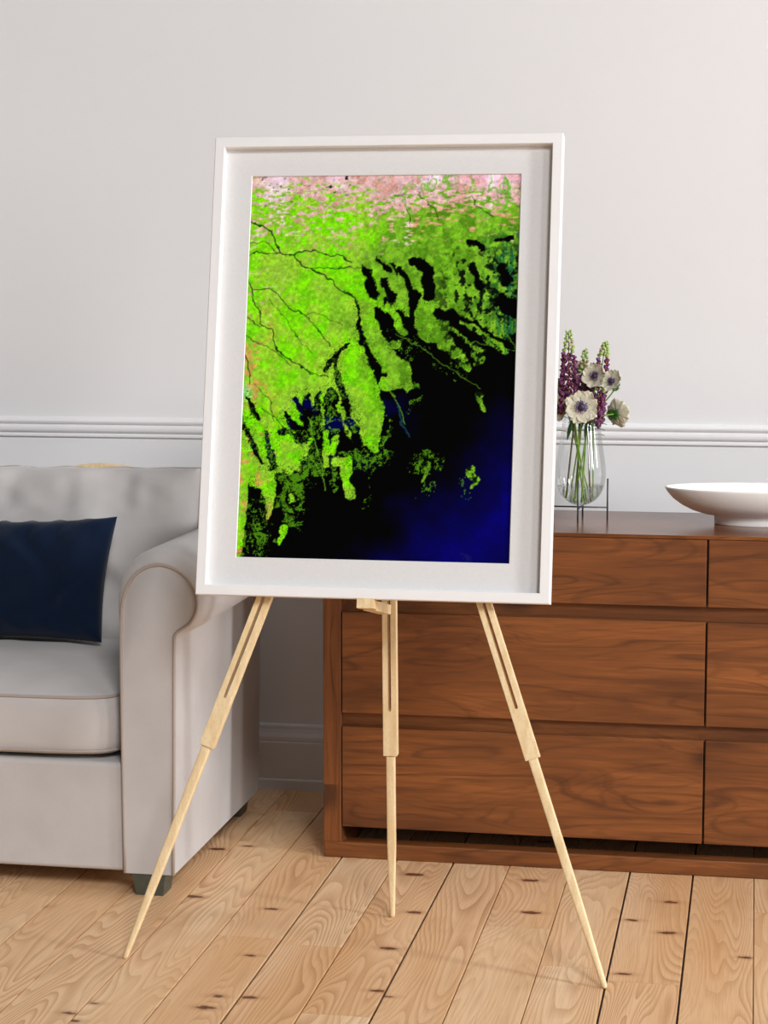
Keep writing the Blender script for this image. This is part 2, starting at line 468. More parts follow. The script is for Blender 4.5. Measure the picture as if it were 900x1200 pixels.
def make_arm(mirror):
    bm = bmesh.new()
    rings = []
    for k, y in ((0, SY0), (.02, SY0 + .001), (.3, SY0 + .005), (.6, SY0 + .012), (.82, SY0 + .022), (.95, SY0 + .036), (1, SY0 + .055), (1, 4.0), (1, 4.2), (1, 4.425)):
        rings.append([Vector((px, y, pz)) for px, pz in arm_profile(k)])
    loft(bm, rings)
    pp = bmesh.new()
    P = [(p[0], SY0 + .001, p[1]) for p in arm_profile(0.12)]
    tube(pp, spline(P, 3), .0036, 8)
    if mirror:
        m = Matrix.Translation((SL + XA0, 0, 0)) @ Matrix.Diagonal((-1, 1, 1, 1))
        xform(bm, m); xform(pp, m)
    a = obj('arm', bm, M['fabric'], sofa, True)
    a.data.set_sharp_from_angle(angle=math.radians(60))
    obj('piping', pp, M['piping'], a, True)
make_arm(False); make_arm(True)
# base and front rail
o = obj('base', bbox(SL, XA0 - .001, SY0 + .008, 4.40, .046, .266, .010, 3), M['fabric'], sofa, True); wnorm(o)
o = obj('sofa_back', bbox(SL - .10, XA1 - .004, 4.37, 4.432, .046, .757, .014, 3), M['fabric'], sofa, True); wnorm(o)
bm = bmesh.new()
pts = []
for k in range(25):
    t = k / 24; xx = -1.61 + t * .28
    pts.append((xx,   .757 + .042 * math.sin(PI * t) ** .6))
loft(bm, [[Vector((x_, y_, z_)) for x_, z_ in pts] + [Vector((pts[-1][0], y_, .74)), Vector((pts[0][0], y_, .74))] for y_ in (4.385, 4.42)])
obj('back_rail', bm, M['tan'], sofa, label='tan wooden top rail showing above the back cushion')
for (fx, fy) in ((-1.163, 3.775), (-1.163, 4.385), (SL - .06, 3.775), (SL - .06, 4.385)):
    bm = bmesh.new()
    a, b = .034, .028
    loft(bm, [[Vector((fx + sx * w, fy + sy * w, z)) for sx, sy in ((-1, -1), (1, -1), (1, 1), (-1, 1))] for w, z in ((b, 0.0005), (a, .047))])
    obj('leg', bm, M['foot'], sofa, label='dark green-grey tapered block foot')

def seat_cushion(x0, x1, y0, y1, z0, z1, crown):
    bm = bmesh.new(); nx, ny = 40, 36
    cx_, cy_ = (x0 + x1) / 2, (y0 + y1) / 2; hx, hy = (x1 - x0) / 2, (y1 - y0) / 2
    rings = []
    rr = random.Random(5)
    # side rings around a rounded rectangle, then a domed top and bottom built as nested rings
    def rrect(s, rad, n=96):
        out = []
        for k in range(n):
            t = 2 * PI * k / n; c, sn = math.cos(t), math.sin(t); e = 2 / (9.0 if s > .9 else 7.0 if s > .6 else 4.0)
            out.append((cx_ + hx * s * math.copysign(abs(c) ** e, c), cy_ + hy * s * math.copysign(abs(sn) ** e, sn)))
        return out
    h = z1 - z0
    levels = [(.05, z0 - .004), (.6, z0 - .004), (.9, z0 + .002), (.965, z0 + .006), (.985, z0 + .012), (.995, z0 + .03), (1.003, z0 + h * .5), (.997, z1 - .022), (.987, z1 - .006),
              (.972, z1 + .001), (.94, z1 + .006), (.85, z1 + crown * .45), (.7, z1 + crown * .75), (.45, z1 + crown * .95), (.2, z1 + crown), (.03, z1 + crown)]
    for s, z in levels:
        ring = []
        for (px, py) in rrect(s, 0):
            w = .0025 * math.sin(px * 47 + z * 60) * math.sin(py * 31) * (1 if s > .97 else .6)
            ring.append(Vector((px, py - (w if s > .97 else 0), z + (w if s < .97 else 0))))
        rings.append(ring)
    loft(bm, rings)
    c = obj('seat_cushion', bm, M['fabric'], sofa, True)
    for z, s in ((z1 - .002, .983), (z0 + .013, .989)):
        pb = bmesh.new()
        tube(pb, [(px, py, z) for px, py in rrect(s, 0, 140)], .0033, 6, closed=True)
        obj('piping', pb, M['piping'], c, True)
seat_cushion(-2.078, XA0 - .006, SY0 + .002, 4.335, .272, .395, .042)
seat_cushion(SL + .004, -2.084, SY0 + .002, 4.335, .272, .395, .042)

def fbm2(u, v, seed, octv=4):
    s = 0; a = 1
    for o_ in range(octv):
        s += a * math.sin(u * (1.7 + o_) * 2.1 + seed * 1.3 + o_ * 2.2 + 1.6 * math.sin(v * (1.3 + o_) + seed)) * math.sin(v * (2.3 + o_) + seed * .7 + o_)
        a *= .55
    return s
def pillow(name, mat, w, h, t, edge_pull, seed, wr=.004, nu=48, nv=36, parent=None, corner=.0, sharp=.42):
    """upright pillow in the xz plane, centre at 0, front towards -y"""
    bm = bmesh.new(); V = {}
    for side in (0, 1):
        for i in range(nu + 1):
            for j in range(nv + 1):
                if side and (i in (0, nu) or j in (0, nv)): V[1, i, j] = V[0, i, j]; continue
                u, v = 2 * i / nu - 1, 2 * j / nv - 1
                u = math.copysign(1 - (1 - abs(u)) ** 1.4, u); v = math.copysign(1 - (1 - abs(v)) ** 1.4, v)
                px = u * w / 2 * (1 - edge_pull * (1 - v * v)* abs(u) ** 3 * .0)
                pz = v * h / 2
                px -= math.copysign(edge_pull * (1 - v * v) * abs(u) ** 2, u)
                pz -= math.copysign(edge_pull * (1 - u * u) * abs(v) ** 2, v)
                prof = max(0, (1 - u ** 4)) ** sharp * max(0, (1 - v ** 4)) ** sharp
                d = t / 2 * prof
                ed = max(abs(u), abs(v))
                wrk = wr * fbm2(u * 3, v * 2, seed) * (.4 + prof) * .6
                # puckers along the top seam
                if v > .45: wrk += -.35 * wr * (1 + math.sin(u * 19 + seed)) * ((v - .45) / .55) * (1 - v) * 6 * (1 + .5 * math.sin(u * 41))
                yv = -d - wrk if side == 0 else d
                if i in (0, nu) or j in (0, nv): yv = 0.0
                zs = 0.0
                if j == nv: zs = wr * .5 * math.sin(u * 23 + seed) * (1 - u * u)
                V[side, i, j] = bm.verts.new((px, yv, pz + zs))
    for side in (0, 1):
        for i in range(nu):
            for j in range(nv):
                q = [V[side, i, j], V[side, i + 1, j], V[side, i + 1, j + 1], V[side, i, j + 1]]
                bm.faces.new(q if side == 0 else q[::-1])
    return bm
def place(bm, loc, tilt, rz=0.0, roll=0.0):
    xform(bm, Matrix.Translation(loc) @ Matrix.Rotation(rz, 4, 'Z') @ Matrix.Rotation(-tilt, 4, 'X') @ Matrix.Rotation(roll, 4, 'Y'))
# back cushions
for (xa, xb, sd) in ((-2.082, XA0 - .002, 1.0), (SL + .002, -2.088, 2.4)):
    bm = pillow('back_cushion', None, xb - xa, .405, .17, .004, sd, .008, 84, 56, sharp=.30)
    place(bm, ((xa + xb) / 2, 4.305, .598), .17)
    bc = obj('back_cushion', bm, M['fabric'], sofa, True)
    pb = bmesh.new(); w_, h_ = (xb - xa) / 2, .2025
    loop = []
    for (ax, az, bx_, bz) in ((-1, -1, 1, -1), (1, -1, 1, 1), (1, 1, -1, 1), (-1, 1, -1, -1)):
        for k in range(14):
            t_ = k / 14; u = ax + (bx_ - ax) * t_; v = az + (bz - az) * t_
            loop.append((u * w_ - math.copysign(.004 * (1 - v * v) * u * u, u), 0, v * h_ - math.copysign(.004 * (1 - u * u) * v * v, v) + (.003 * math.sin(u * 23 + sd) * (1 - u * u) if az == 1 and bz == 1 else 0)))
    tube(pb, loop, .0026, 6, closed=True)
    place(pb, ((xa + xb) / 2, 4.305, .598), .17)
    obj('piping', pb, M['piping'], bc, True)

# navy cushion
bm = pillow('throw_pillow', None, .46, .272, .110, .012, 4.0, .007, 64, 44, sharp=.45)
for v_ in bm.verts: v_.co.x += .10 * v_.co.z
place(bm, (-1.592, 4.128, .569), .20, 0.0, -.02)
o = obj('throw_pillow', bm, M['navy'], None, True, loc=(-1.603, 4.14, .43))
tag(o, 'navy blue velvet cushion leaning on the sofa back', 'cushion')

# ------------------------------------------------------------------ chest of drawers
DX0, DX1, DY0, DY1, DZ = -.881, .712, 4.0775, 4.500, .7025
ch = thing('chest_of_drawers', 'long walnut chest of drawers without handles against the wall', 'dresser', ((DX0 + DX1) / 2, 4.28, 0))
o = obj('top', bbox(DX0, DX1, DY0 - .001, DY1, DZ - .0075, DZ, .0015, 2), M['walnut_top'], ch); wnorm(o)
PW = .0385
for s in (0, 1):
    bm = bmesh.new()
    x0 = DX0 if s == 0 else DX1 - PW
    box(bm, x0, x0 + PW, DY0, DY1, .034, DZ - .0076, .0018)
    xi = x0 + PW if s == 0 else x0; sg = 1 if s == 0 else -1
    fl = [(xi - sg * .002, .0335), (xi + sg * .010, .0335)] + [(xi + sg * (.010 - .010 * math.sin(t)), .0340 + .010 * (1 - math.cos(t))) for t in (.3, .6, .9, 1.2, 1.5)] + [(xi - sg * .002, .044)]
    prof_y(bm, fl, DY0 + .001, DY0 + .036)
    obj('side_panel', bm, M['walnut_z'], ch)
bm = bmesh.new(); box(bm, DX0, DX1, DY0 - .0005, DY0 + .040, .0004, .0342, .003)
obj('base_rail', bm, M['walnut_x'], ch)
bm = bmesh.new(); box(bm, DX0, DX1, DY1 - .04, DY1, .0004, .0342, .003)
obj('base_rail', bm, M['walnut_x'], ch)
for s in (0, 1):
    x0 = DX0 if s == 0 else DX1 - PW
    obj('base_rail', bbox(x0, x0 + PW, DY0 + .041, DY1 - .041, .0004, .0338), M['walnut_z'], ch)
obj('carcass', bbox(DX0 + PW, DX1 - PW, DY0 + .016, DY1 - .004, .070, DZ - .008), M['walnut_in'], ch)
cols = ((DX0 + PW + .002, -.0905), (-.0865, DX1 - PW - .002))
for (za, zb) in ((.5575, .6942), (.3125, .5265), (.068, .2830)):
    for (xa, xb) in cols:
        d = obj('drawer', bbox(xa, xb, DY0 - .0005, DY0 + .0158, za, zb, .0016, 2), M['walnut_x'], ch); wnorm(d)

# ------------------------------------------------------------------ easel
EX = -.665
ea = thing('easel', 'pale beech tripod easel with slotted telescopic legs on the floor', 'easel', (EX, 3.50, 0))
LEAN = .2053
apex = Vector((EX, 3.374 + LEAN * 1.165, 1.165))
nrm = Vector((0, -1, LEAN)).normalized()
def slotted_leg(foot, top, face_n, z_split, z_slot0, z_slot1, W=.0265, T=.019):
    foot = Vector(foot); d = (top - foot).normalized()
    w = d.cross(face_n).normalized(); n = w.cross(d).normalized()
    if n.dot(face_n) < 0: n = -n
    at = lambda z: (z - foot.z) / d.z
    L0, L1, S0, S1 = at(z_split), at(top.z), at(z_slot0), at(z_slot1)
    P = lambda a, b, c: foot + w * a + d * b + n * c
    bm = bmesh.new()
    hw, sw, ht = W / 2, .0030, T / 2
    outer = [(-hw, L0), (hw, L0), (hw, L1), (-hw, L1)]
    slot = []
    for k in range(9):
        a = PI + PI * k / 8; slot.append((sw * math.cos(a), S0 + sw * math.sin(a)))
    for k in range(9):
        a = PI * k / 8; slot.append((sw * math.cos(a), S1 + sw * math.sin(a)))
    F = {}
    for sgn in (1, -1):
        F['o', sgn] = [bm.verts.new(P(a, b, ht * sgn)) for a, b in outer]
        F['s', sgn] = [bm.verts.new(P(a, b, ht * sgn)) for a, b in slot]
        o_, s_ = F['o', sgn], F['s', sgn]
        bm.faces.new([o_[0], o_[1]] + [s_[k] for k in range(8, -1, -1)])
        bm.faces.new([o_[1], o_[2], s_[9], s_[8]])
        bm.faces.new([o_[2], o_[3]] + [s_[k] for k in range(17, 8, -1)])
        bm.faces.new([o_[3], o_[0], s_[0], s_[17]])
    for key, m_ in (('o', 4), ('s', 18)):
        a, b = F[key, 1], F[key, -1]
        for k in range(m_): bm.faces.new((a[k], a[(k + 1) % m_], b[(k + 1) % m_], b[k]))
    es = [e for e in bm.edges if all(v in set(F['o', 1] + F['o', -1]) for v in e.verts)]
    bmesh.ops.bevel(bm, geom=es, offset=.0009, segments=2, affect='EDGES')
    leg = obj('leg', bm, M['beech'], ea)
    # lower, narrower extension tapering to a rounded foot
    bm = bmesh.new(); rings = []
    Lb = L0 + .02
    for f_, w_, t_, e_ in ((0.000, .0020, .0020, 2), (.0015, .0040, .0040, 2), (.005, .0052, .0052, 2.2), (.10, .0058, .0055, 3), (.25, .0070, .0062, 5), (.42, .0080, .0068, 9), (1, .0082, .0070, 9)):
        if f_ >= .1: b_ = Lb * f_
        else: b_ = f_
        ring = []
        for k in range(16):
            a = 2 * PI * (k + .5) / 16; c, sn = math.cos(a), math.sin(a)
            ring.append(P(w_ * math.copysign(abs(c) ** (2 / e_), c), b_, t_ * math.copysign(abs(sn) ** (2 / e_), sn)))
        rings.append(ring)
    loft(bm, rings)
    ext = obj('leg_extension', bm, M['beech'], leg, True)
    ext.data.set_sharp_from_angle(angle=math.radians(35))
    return leg
fl = (-1.0955, 3.374, .0006); fr = (-.2345, 3.374, .0006)
slotted_leg(fl, apex + Vector((-.012, 0, 0)), nrm, .377, .466, 1.05)
slotted_leg(fr, apex + Vector((.012, 0, 0)), nrm, .379, .466, 1.05)
slotted_leg((-.6645, 3.697, .0006), Vector((EX, 3.638, 1.165)), Vector((0, -1, 0)), .3205, .410, 1.05)
# head block joining the legs
bm = bmesh.new(); box(bm, -.026, .026, -.012, .055, -.045, .02, .003)
xform(bm, Matrix.Translation(apex + Vector((0, .0, -.002))))
hb = obj('head_block', bm, M['beech'], ea)
bm = bmesh.new(); tube(bm, [apex + Vector((-.036, .022, -.01)), apex + Vector((.036, .022, -.01))], .004, 12)
obj('hinge_pin', bm, M['brass'], hb)

# ------------------------------------------------------------------ framed print
S = 1.045
FW, FH = .61 * S, .801 * S
FC = Vector((-.635 * S - .0005, 3.395 * S, 1.2 + (1.068 - 1.2) * S))
TILT = .202
FM = Matrix.Translation(FC) @ Matrix.Rotation(-TILT, 4, 'X')     # local x right, z up the picture, -y towards the viewer
bot = FM @ Vector((0, 0, -FH / 2))
pf = thing('framed_print', 'white framed print of green land and dark blue water on the easel', 'framed picture', bot)
FD, FB = .030, .0185
bm = bmesh.new()
ox, oz, ix, iz = FW / 2, FH / 2, FW / 2 - FB, FH / 2 - FB
def ringq(x_, z_, y_): return [Vector((sx * x_, y_, sz * z_)) for sx, sz in ((-1, -1), (1, -1), (1, 1), (-1, 1))]
loft(bm, [ringq(ox, oz, FD), ringq(ox, oz, .0012), ringq(ox - .0012, oz - .0012, 0), ringq(ix + .001, iz + .001, 0), ringq(ix, iz, .001), ringq(ix, iz, FD), ringq(ox, oz, FD)], cap=False)
bmesh.ops.remove_doubles(bm, verts=bm.verts, dist=1e-6)
xform(bm, FM); obj('frame', bm, M['white'], pf)
# print opening, measured from the centre of the frame
PX0, PX1, PZ0, PZ1 = -.2513, .2448, -.3497, .3505
MY = .0165
bm = bmesh.new()
a = [Vector((sx * (ix + .003), MY, sz * (iz + .003))) for sx, sz in ((-1, -1), (1, -1), (1, 1), (-1, 1))]
b = [Vector((x_, MY, z_)) for x_, z_ in ((PX0, PZ0), (PX1, PZ0), (PX1, PZ1), (PX0, PZ1))]
c2 = [Vector((x_, MY + .0016, z_)) for x_, z_ in ((PX0 + .0012, PZ0 + .0012), (PX1 - .0012, PZ0 + .0012), (PX1 - .0012, PZ1 - .0012), (PX0 + .0012, PZ1 - .0012))]
d2 = [v + Vector((0, .0016, 0)) for v in a]
vr = loft(bm, [d2, a, b, c2], cap=False)
bm.faces.ensure_lookup_table()
for f in list(bm.faces)[8:]: f.material_index = 1
xform(bm, FM); obj('mount_board', bm, [M['mat'], M['bevel']], pf)
bm = bmesh.new(); box(bm, -ix - .002, ix + .002, MY + .004, FD - .004, -iz - .002, iz + .002)
xform(bm, FM); obj('backing_board', bm, M['backing'], pf)

# the print: a fine mesh whose colours are computed here as a plain map-like pattern of land, channels and sea
NX, NZ = 400, 566
rng = np.random.default_rng(11)
def vnoise(nx, nz, w, h, seed):
    g = np.random.default_rng(seed).random((nz + 3, nx + 3))
    X = np.linspace(0, nx, w)[None, :].repeat(h, 0); Z = np.linspace(0, nz, h)[:, None].repeat(w, 1)
    xi, zi = X.astype(int), Z.astype(int); fx, fz = X - xi, Z - zi
    fx = fx * fx * (3 - 2 * fx); fz = fz * fz * (3 - 2 * fz)
    return (g[zi, xi] * (1 - fx) + g[zi, xi + 1] * fx) * (1 - fz) + (g[zi + 1, xi] * (1 - fx) + g[zi + 1, xi + 1] * fx) * fz
def fbm(fx, fz, octs, seed, gain=.55, w=NX + 1, h=NZ + 1):
    s = 0; a = 1; t = 0
    for o_ in range(octs):
        s = s + a * vnoise(max(1, int(fx * 2 ** o_)), max(1, int(fz * 2 ** o_)), w, h, seed + o_); t += a; a *= gain
    return s / t
# pattern space: px, py run over the print in units of about a millimetre and a half
QX = np.linspace(0, 1, NX + 1)[None, :].repeat(NZ + 1, 0); QY = np.linspace(0, 1, NZ + 1)[:, None].repeat(NX + 1, 1)
lft = 297 + (277 - 297) * QY; rgt = 614 + (600 - 614) * QY
px = lft + (rgt - lft) * QX; py = (206 + (652 - 206) * QY) + ((204 - 206) * (1 - QY) + (660 - 652) * QY) * QX
def stroke(pts, r0, r1=None, wob=None):
    """signed distance (negative inside) to a polyline with a tapering radius"""
    r1 = r0 if r1 is None else r1; best = np.full(px.shape, 1e9); n = len(pts) - 1
    for i in range(n):
        (x0, y0), (x1, y1) = pts[i], pts[i + 1]
        dx, dy = x1 - x0, y1 - y0; L2 = dx * dx + dy * dy + 1e-9
        t = np.clip(((px + wx - x0) * dx + (py + wy - y0) * dy) / L2, 0, 1)
        d = np.hypot(px + wx - x0 - t * dx, py + wy - y0 - t * dy) - (r0 + (r1 - r0) * (i + t) / n)
        best = np.minimum(best, d)
    return best
wx = (fbm(34, 48, 3, 21) - .5) * 8; wy = (fbm(34, 48, 3, 31) - .5) * 8
rag = (fbm(60, 84, 4, 41, .8) - .5)
edge_x = [270, 284, 287, 290, 293, 300, 306, 315, 320, 325, 331, 345, 352, 362, 375, 390, 405, 415, 428, 440, 449, 456, 466, 483, 487, 500, 520, 535, 550, 560, 570, 585, 600, 620]
edge_y = [655, 650, 630, 600, 566, 566, 572, 592, 575, 556, 552, 556, 540, 532, 505, 495, 506, 512, 522, 527, 512, 470, 452, 452, 424, 404, 402, 418, 430, 430, 414, 408, 398, 384]
yb = np.interp(px + wx * .6, edge_x, edge_y)
land = (yb - py) + rag * 22
channels = [([(431, 316), (436, 332), (441, 346)], 3.2, 4.2), ([(452, 331), (458, 343), (464, 353)], 3.5, 4), ([(473, 317), (482, 335), (491, 354)], 2.8, 4), ([(487, 308), (498, 310), (505, 320), (504, 333), (506, 347)], 4, 6),
    ([(447, 364), (454, 378), (465, 398), (482, 414), (505, 430)], 4, 10), ([(482, 346), (489, 362), (489, 378), (482, 396), (492, 404), (510, 408)], 3.5, 9), ([(519, 371), (532, 373), (547, 382), (560, 394), (580, 406), (602, 414)], 5.5, 10),
    ([(556, 312), (560, 325), (566, 340)], 4, 3), ([(553, 286), (560, 288), (566, 293)], 3.5, 3), ([(588, 355), (606, 364)], 6, 9), ([(464, 366), (473, 371), (482, 380)], 2.5, 4), ([(446, 304), (452, 311), (459, 320)], 1.6, 2.6), ([(462, 310), (470, 322)], 1.8, 2.2),
    ([(529, 393), (545, 405), (556, 420)], 3, 5), ([(455, 352), (461, 372), (468, 392)], 2.5, 5), ([(422, 360), (425, 380), (428, 400), (440, 424), (452, 450), (462, 474)], 1.0, 5.5), ([(386, 434), (393, 424), (404, 411), (412, 405)], 3.0, 1.2),
    ([(292, 468), (298, 476), (304, 490)], 1.5, 2.2), ([(282, 488), (290, 505), (298, 524), (311, 544)], 2.8, 1.5), ([(315, 508), (318, 524), (323, 545)], 2, 4.0), ([(363, 466), (366, 486), (370, 508)], 3, 6), ([(391, 462), (392, 488), (398, 512), (408, 532)], 5, 12),
    ([(378, 462), (374, 486), (374, 506)], 2.5, 5), ([(350, 470), (360, 484), (366, 500)], 2.5, 5), ([(401, 444), (406, 466), (412, 492), (424, 520)], 2.0, 5), ([(424, 479), (424, 491)], 4.5, 2), ([(332, 507), (344, 509), (358, 516)], 2, 5), ([(338, 488), (348, 500), (362, 512)], 3, 5),
    ([(588, 318), (596, 330)], 4, 5), ([(585, 282), (600, 280)], 2, 2), ([(396, 424), (398, 440), (402, 452)], 2, 3)]
for pts, r0, r1 in channels: land = np.minimum(land, stroke(pts, r0 * 1.3, r1 * 1.3) * 1.7 + rag * 11)
isles = [([(421, 402), (416, 396)], 3, 3), ([(470, 406), (470, 407)], 4, 4), ([(447, 395), (452, 415)], 5, 5), ([(341, 518), (347, 535), (349, 548)], 7, 4), ([(328, 522), (332, 545)], 5, 3), ([(385, 507), (386, 525), (386, 546)], 2.5, 3.5), ([(398, 516), (390, 532)], 3.5, 4), ([(398, 541), (411, 542), (408, 562), (414, 578)], 5, 6),
    ([(320, 568), (318, 590), (316, 606)], 6, 2), ([(554, 554), (560, 561), (555, 572)], 4.5, 1.5), ([(505, 543), (502, 555), (498, 563)], 2, 1.8), ([(564, 464), (567, 474), (569, 483)], 2.6, 2), ([(508, 392), (528, 405), (541, 420), (553, 431)], 8, 4),
    ([(496, 368), (503, 393)], 7, 9), ([(459, 362), (468, 375), (476, 391)], 4, 4), ([(465, 406), (466, 407)], 4, 4), ([(543, 378), (573, 398), (592, 412)], 2, 4), ([(478, 345), (480, 362)], 3, 3), ([(428, 470), (437, 500), (442, 526)], 12, 5),
    ([(455, 452), (478, 448), (482, 456)], 8, 5), ([(336, 616), (330, 634)], 3.5, 3), ([(344, 580), (346, 586)], 2, 2), ([(560, 418), (566, 424)], 5, 5)]
for pts, r0, r1 in isles: land = np.maximum(land, -stroke(pts, r0 * 1.15, r1 * 1.15) * 1.8 + rag * 6)
grit = rng.random(px.shape); grit2 = rng.random(px.shape)
# loose green speckle near the shores
shore = np.clip(1 - np.abs(land + 14) / 22, 0, 1) * (fbm(14, 20, 3, 55) > .5) * np.clip((py - 380) / 60, 0, 1) * np.clip((560 - px) / 60, 0, 1)
shore += np.clip(1 - np.hypot((px - 303) / 22, (py - 622) / 48), 0, 1) * .9 + np.clip(1 - np.hypot((px - 352) / 30, (py - 560) / 24), 0, 1) * .5
fine = vnoise(150, 212, NX + 1, NZ + 1, 77)
clump = fbm(110, 155, 3, 79, .85)
speck = np.clip(((shore * .62 + (clump - .5) * 1.5 + (grit2 - .5) * .35) - .42) * 5, 0, 1) * (shore > .08)
L = np.clip(land / 2.2 + .5, 0, 1)
n1, n2, n3 = fbm(9, 13, 4, 1), fbm(34, 48, 4, 5, .65), fbm(70, 18, 4, 9, .6)
streak = fbm(26, 90, 4, 13, .6)
def mixc(a, b, f): return a * (1 - f[..., None]) + np.array(b) * f[..., None]
col = np.zeros(px.shape + (3,)) + np.array([128, 232, 8])
col = mixc(col, [104, 214, 10], np.clip((n2 - .45) * 3.2, 0, .7))
col = mixc(col, [168, 196, 74], np.clip((fbm(12, 17, 4, 62, .6) - .5) * 6, 0, .55))
col = mixc(col, [150, 200, 60], np.clip((n1 - .5) * 4, 0, .7))
right = np.clip((px - 400 + (n1 - .5) * 120) / 90, 0, 1)
col = mixc(col, [120, 182, 40], right * .85)
col = mixc(col, [84, 142, 22], right * np.clip((n2 - .42) * 5, 0, .9))
col = mixc(col, [40, 92, 40], np.clip((px - 540 + (n1 - .5) * 90) / 60, 0, 1) * np.clip((330 - py + 60) / 60, 0, 1) * np.clip((py - 262) / 30, 0, 1) * np.clip((n2 - .38) * 5, 0, .95))
col = mixc(col, [10, 84, 66], np.clip((px - 565) / 30, 0, 1) * np.clip((n3 - .5) * 9, 0, .7) * np.clip((py - 270) / 30, 0, 1))
# salmon patches, west
col = mixc(col, [226, 150, 92], np.clip((fbm(40, 56, 3, 61) - .60) * 11, 0, .75) * np.clip((338 - px) / 40, 0, 1) * np.clip((py - 350) / 30, 0, 1))
col = mixc(col, [150, 235, 170], np.clip(1 - np.hypot((px - 287) / 16, (py - 460) / 14), 0, 1) * .8)
# pink plain in the north breaking into green streaks
lim = np.interp(px, [290, 330, 380, 430, 470, 520, 560, 600, 620], [236, 246, 244, 250, 272, 262, 262, 268, 250])
st2 = fbm(34, 120, 3, 13, .75); st3 = vnoise(64, 200, NX + 1, NZ + 1, 15)
ang = py + (px - 400) * .06 + wx * .8
fine_st = fbm(30, 120, 3, 16, .7)
pk = (lim - ang) / 26 + (st2 - .5) * 4.6 + (st3 - .5) * 2.0 + (n2 - .5) * 1.5
pk_hard = np.clip((218 - py + (n1 - .5) * 26 + np.clip((px - 520) / 60, 0, 1) * 12) / 10, 0, 1)
pink = np.clip(np.maximum(np.clip(pk * 1.2, 0, 1) * .92, pk_hard), 0, 1)
band = np.clip((py - 236) / 14, 0, 1) * np.clip((312 - py) / 40, 0, 1) * np.clip((455 - px) / 50, 0, 1)
pink = np.maximum(pink, band * np.clip((st3 - .58) * 4 + (n2 - .5) * 3, 0, .85))
west = np.clip((350 - px) / 50, 0, 1) * np.clip((py - 305) / 20, 0, 1) * np.clip((400 - py) / 40, 0, 1)
pink = np.maximum(pink, west * np.clip((st3 - .74) * 6 + (n2 - .5) * 2, 0, .7))
pinkcol = mixc(np.zeros(px.shape + (3,)) + np.array([238, 190, 208]), [222, 160, 160], np.clip((n2 - .45) * 4, 0, 1))
pinkcol = mixc(pinkcol, [226, 168, 118], np.clip((px - 440) / 60, 0, 1) * np.clip((py - 235) / 20, 0, 1) * .8)
pinkcol = mixc(pinkcol, [252, 226, 244], np.clip((n1 - .56) * 7, 0, .9))
col = col * (1 - pink[..., None]) + pinkcol * pink[..., None]
# green dendrites at the north-east
den = np.abs(fbm(20, 14, 3, 91, .6) - .5)
col = mixc(col, [104, 190, 44], np.clip(1 - den * 26, 0, 1) * np.clip((px - 420) / 40, 0, 1) * np.clip((265 - py) / 20, 0, 1) * np.clip((n1 - .36) * 5, 0, .9))
# little dark ponds
pond = np.clip((vnoise(70, 210, NX + 1, NZ + 1, 101) - .84) * 14, 0, 1) * np.clip((262 - py) / 20, 0, 1) * np.clip(1 - np.abs(px - 400) / 170, 0, 1) * np.clip((n1 - .40) * 8, 0, 1)
col = mixc(col, [10, 40, 30], pond)
col *= (1 + (grit - .5) * .16 + (fbm(90, 127, 2, 78) - .5) * .34)[..., None]
# salt-and-pepper forest edge, east
dk = np.clip((fbm(44, 62, 3, 111, .7) - .52) * 9, 0, 1) * np.clip((px - 500) / 40, 0, 1) * np.clip((py - 280) / 30, 0, 1)
col = mixc(col, [4, 14, 4], dk * .95)
# sea
s_ = ((px - 415) * (655 - 455) + (py - 650) * (605 - 415)) / math.hypot(200, 190)
blue = np.clip((s_ + 8 + (n1 - .5) * 70) / 95, 0, 1)
sea = np.zeros(px.shape + (3,)); sea[..., 2] = 104 * blue * (1 - .45 * np.clip((s_ - 95) / 60, 0, 1)) * (.85 + .3 * n2)
sea[..., 0] = 3 * blue
inl = np.clip((fbm(18, 20, 3, 121) - .54) * 6, 0, 1) * np.clip((560 - py) / 60, 0, 1) * np.clip((500 - px) / 60, 0, 1)
sea[..., 2] += 70 * inl * np.clip((py - 440) / 30, 0, 1)
sea = mixc(sea, [30, 90, 110], np.clip(-stroke([(470, 478), (476, 498), (481, 512)], 1.2) * .8 + .3, 0, .6))
sea = mixc(sea, [90, 80, 120], np.clip((fbm(40, 60, 3, 131) - .62) * 9, 0, .6) * np.clip(1 - np.hypot((px - 535) / 24, (py - 652) / 8), 0, 1))
col2 = sea * (1 - L[..., None]) + col * L[..., None]
col2 = mixc(col2, [92, 166, 20], speck * (1 - L) * .85)
edge = np.clip(1 - np.abs(land - 5) / 9, 0, 1) * np.clip((py - 330) / 60, 0, 1)
col2 = mixc(col2, [4, 12, 4], ((edge * .15) > grit2).astype(float) * .8)
wx = (fbm(60, 84, 2, 22) - .5) * 5; wy = (fbm(60, 84, 2, 32) - .5) * 5
lines = [([(467, 393), (500, 411), (533, 435), (565, 457)], .55), ([(585, 380), (607, 412)], .5), ([(549, 402), (585, 406), (604, 414)], .5), ([(365, 490), (380, 545), (385, 574)], .9), ([(340, 503), (360, 528), (377, 550)], .8), ([(455, 446), (468, 472), (478, 497)], .8), ([(386, 470), (376, 505)], .6)]
for pts, r in lines: col2 = mixc(col2, [104, 176, 40], np.clip(.5 - stroke(pts, r * .8), 0, 1) * .85)
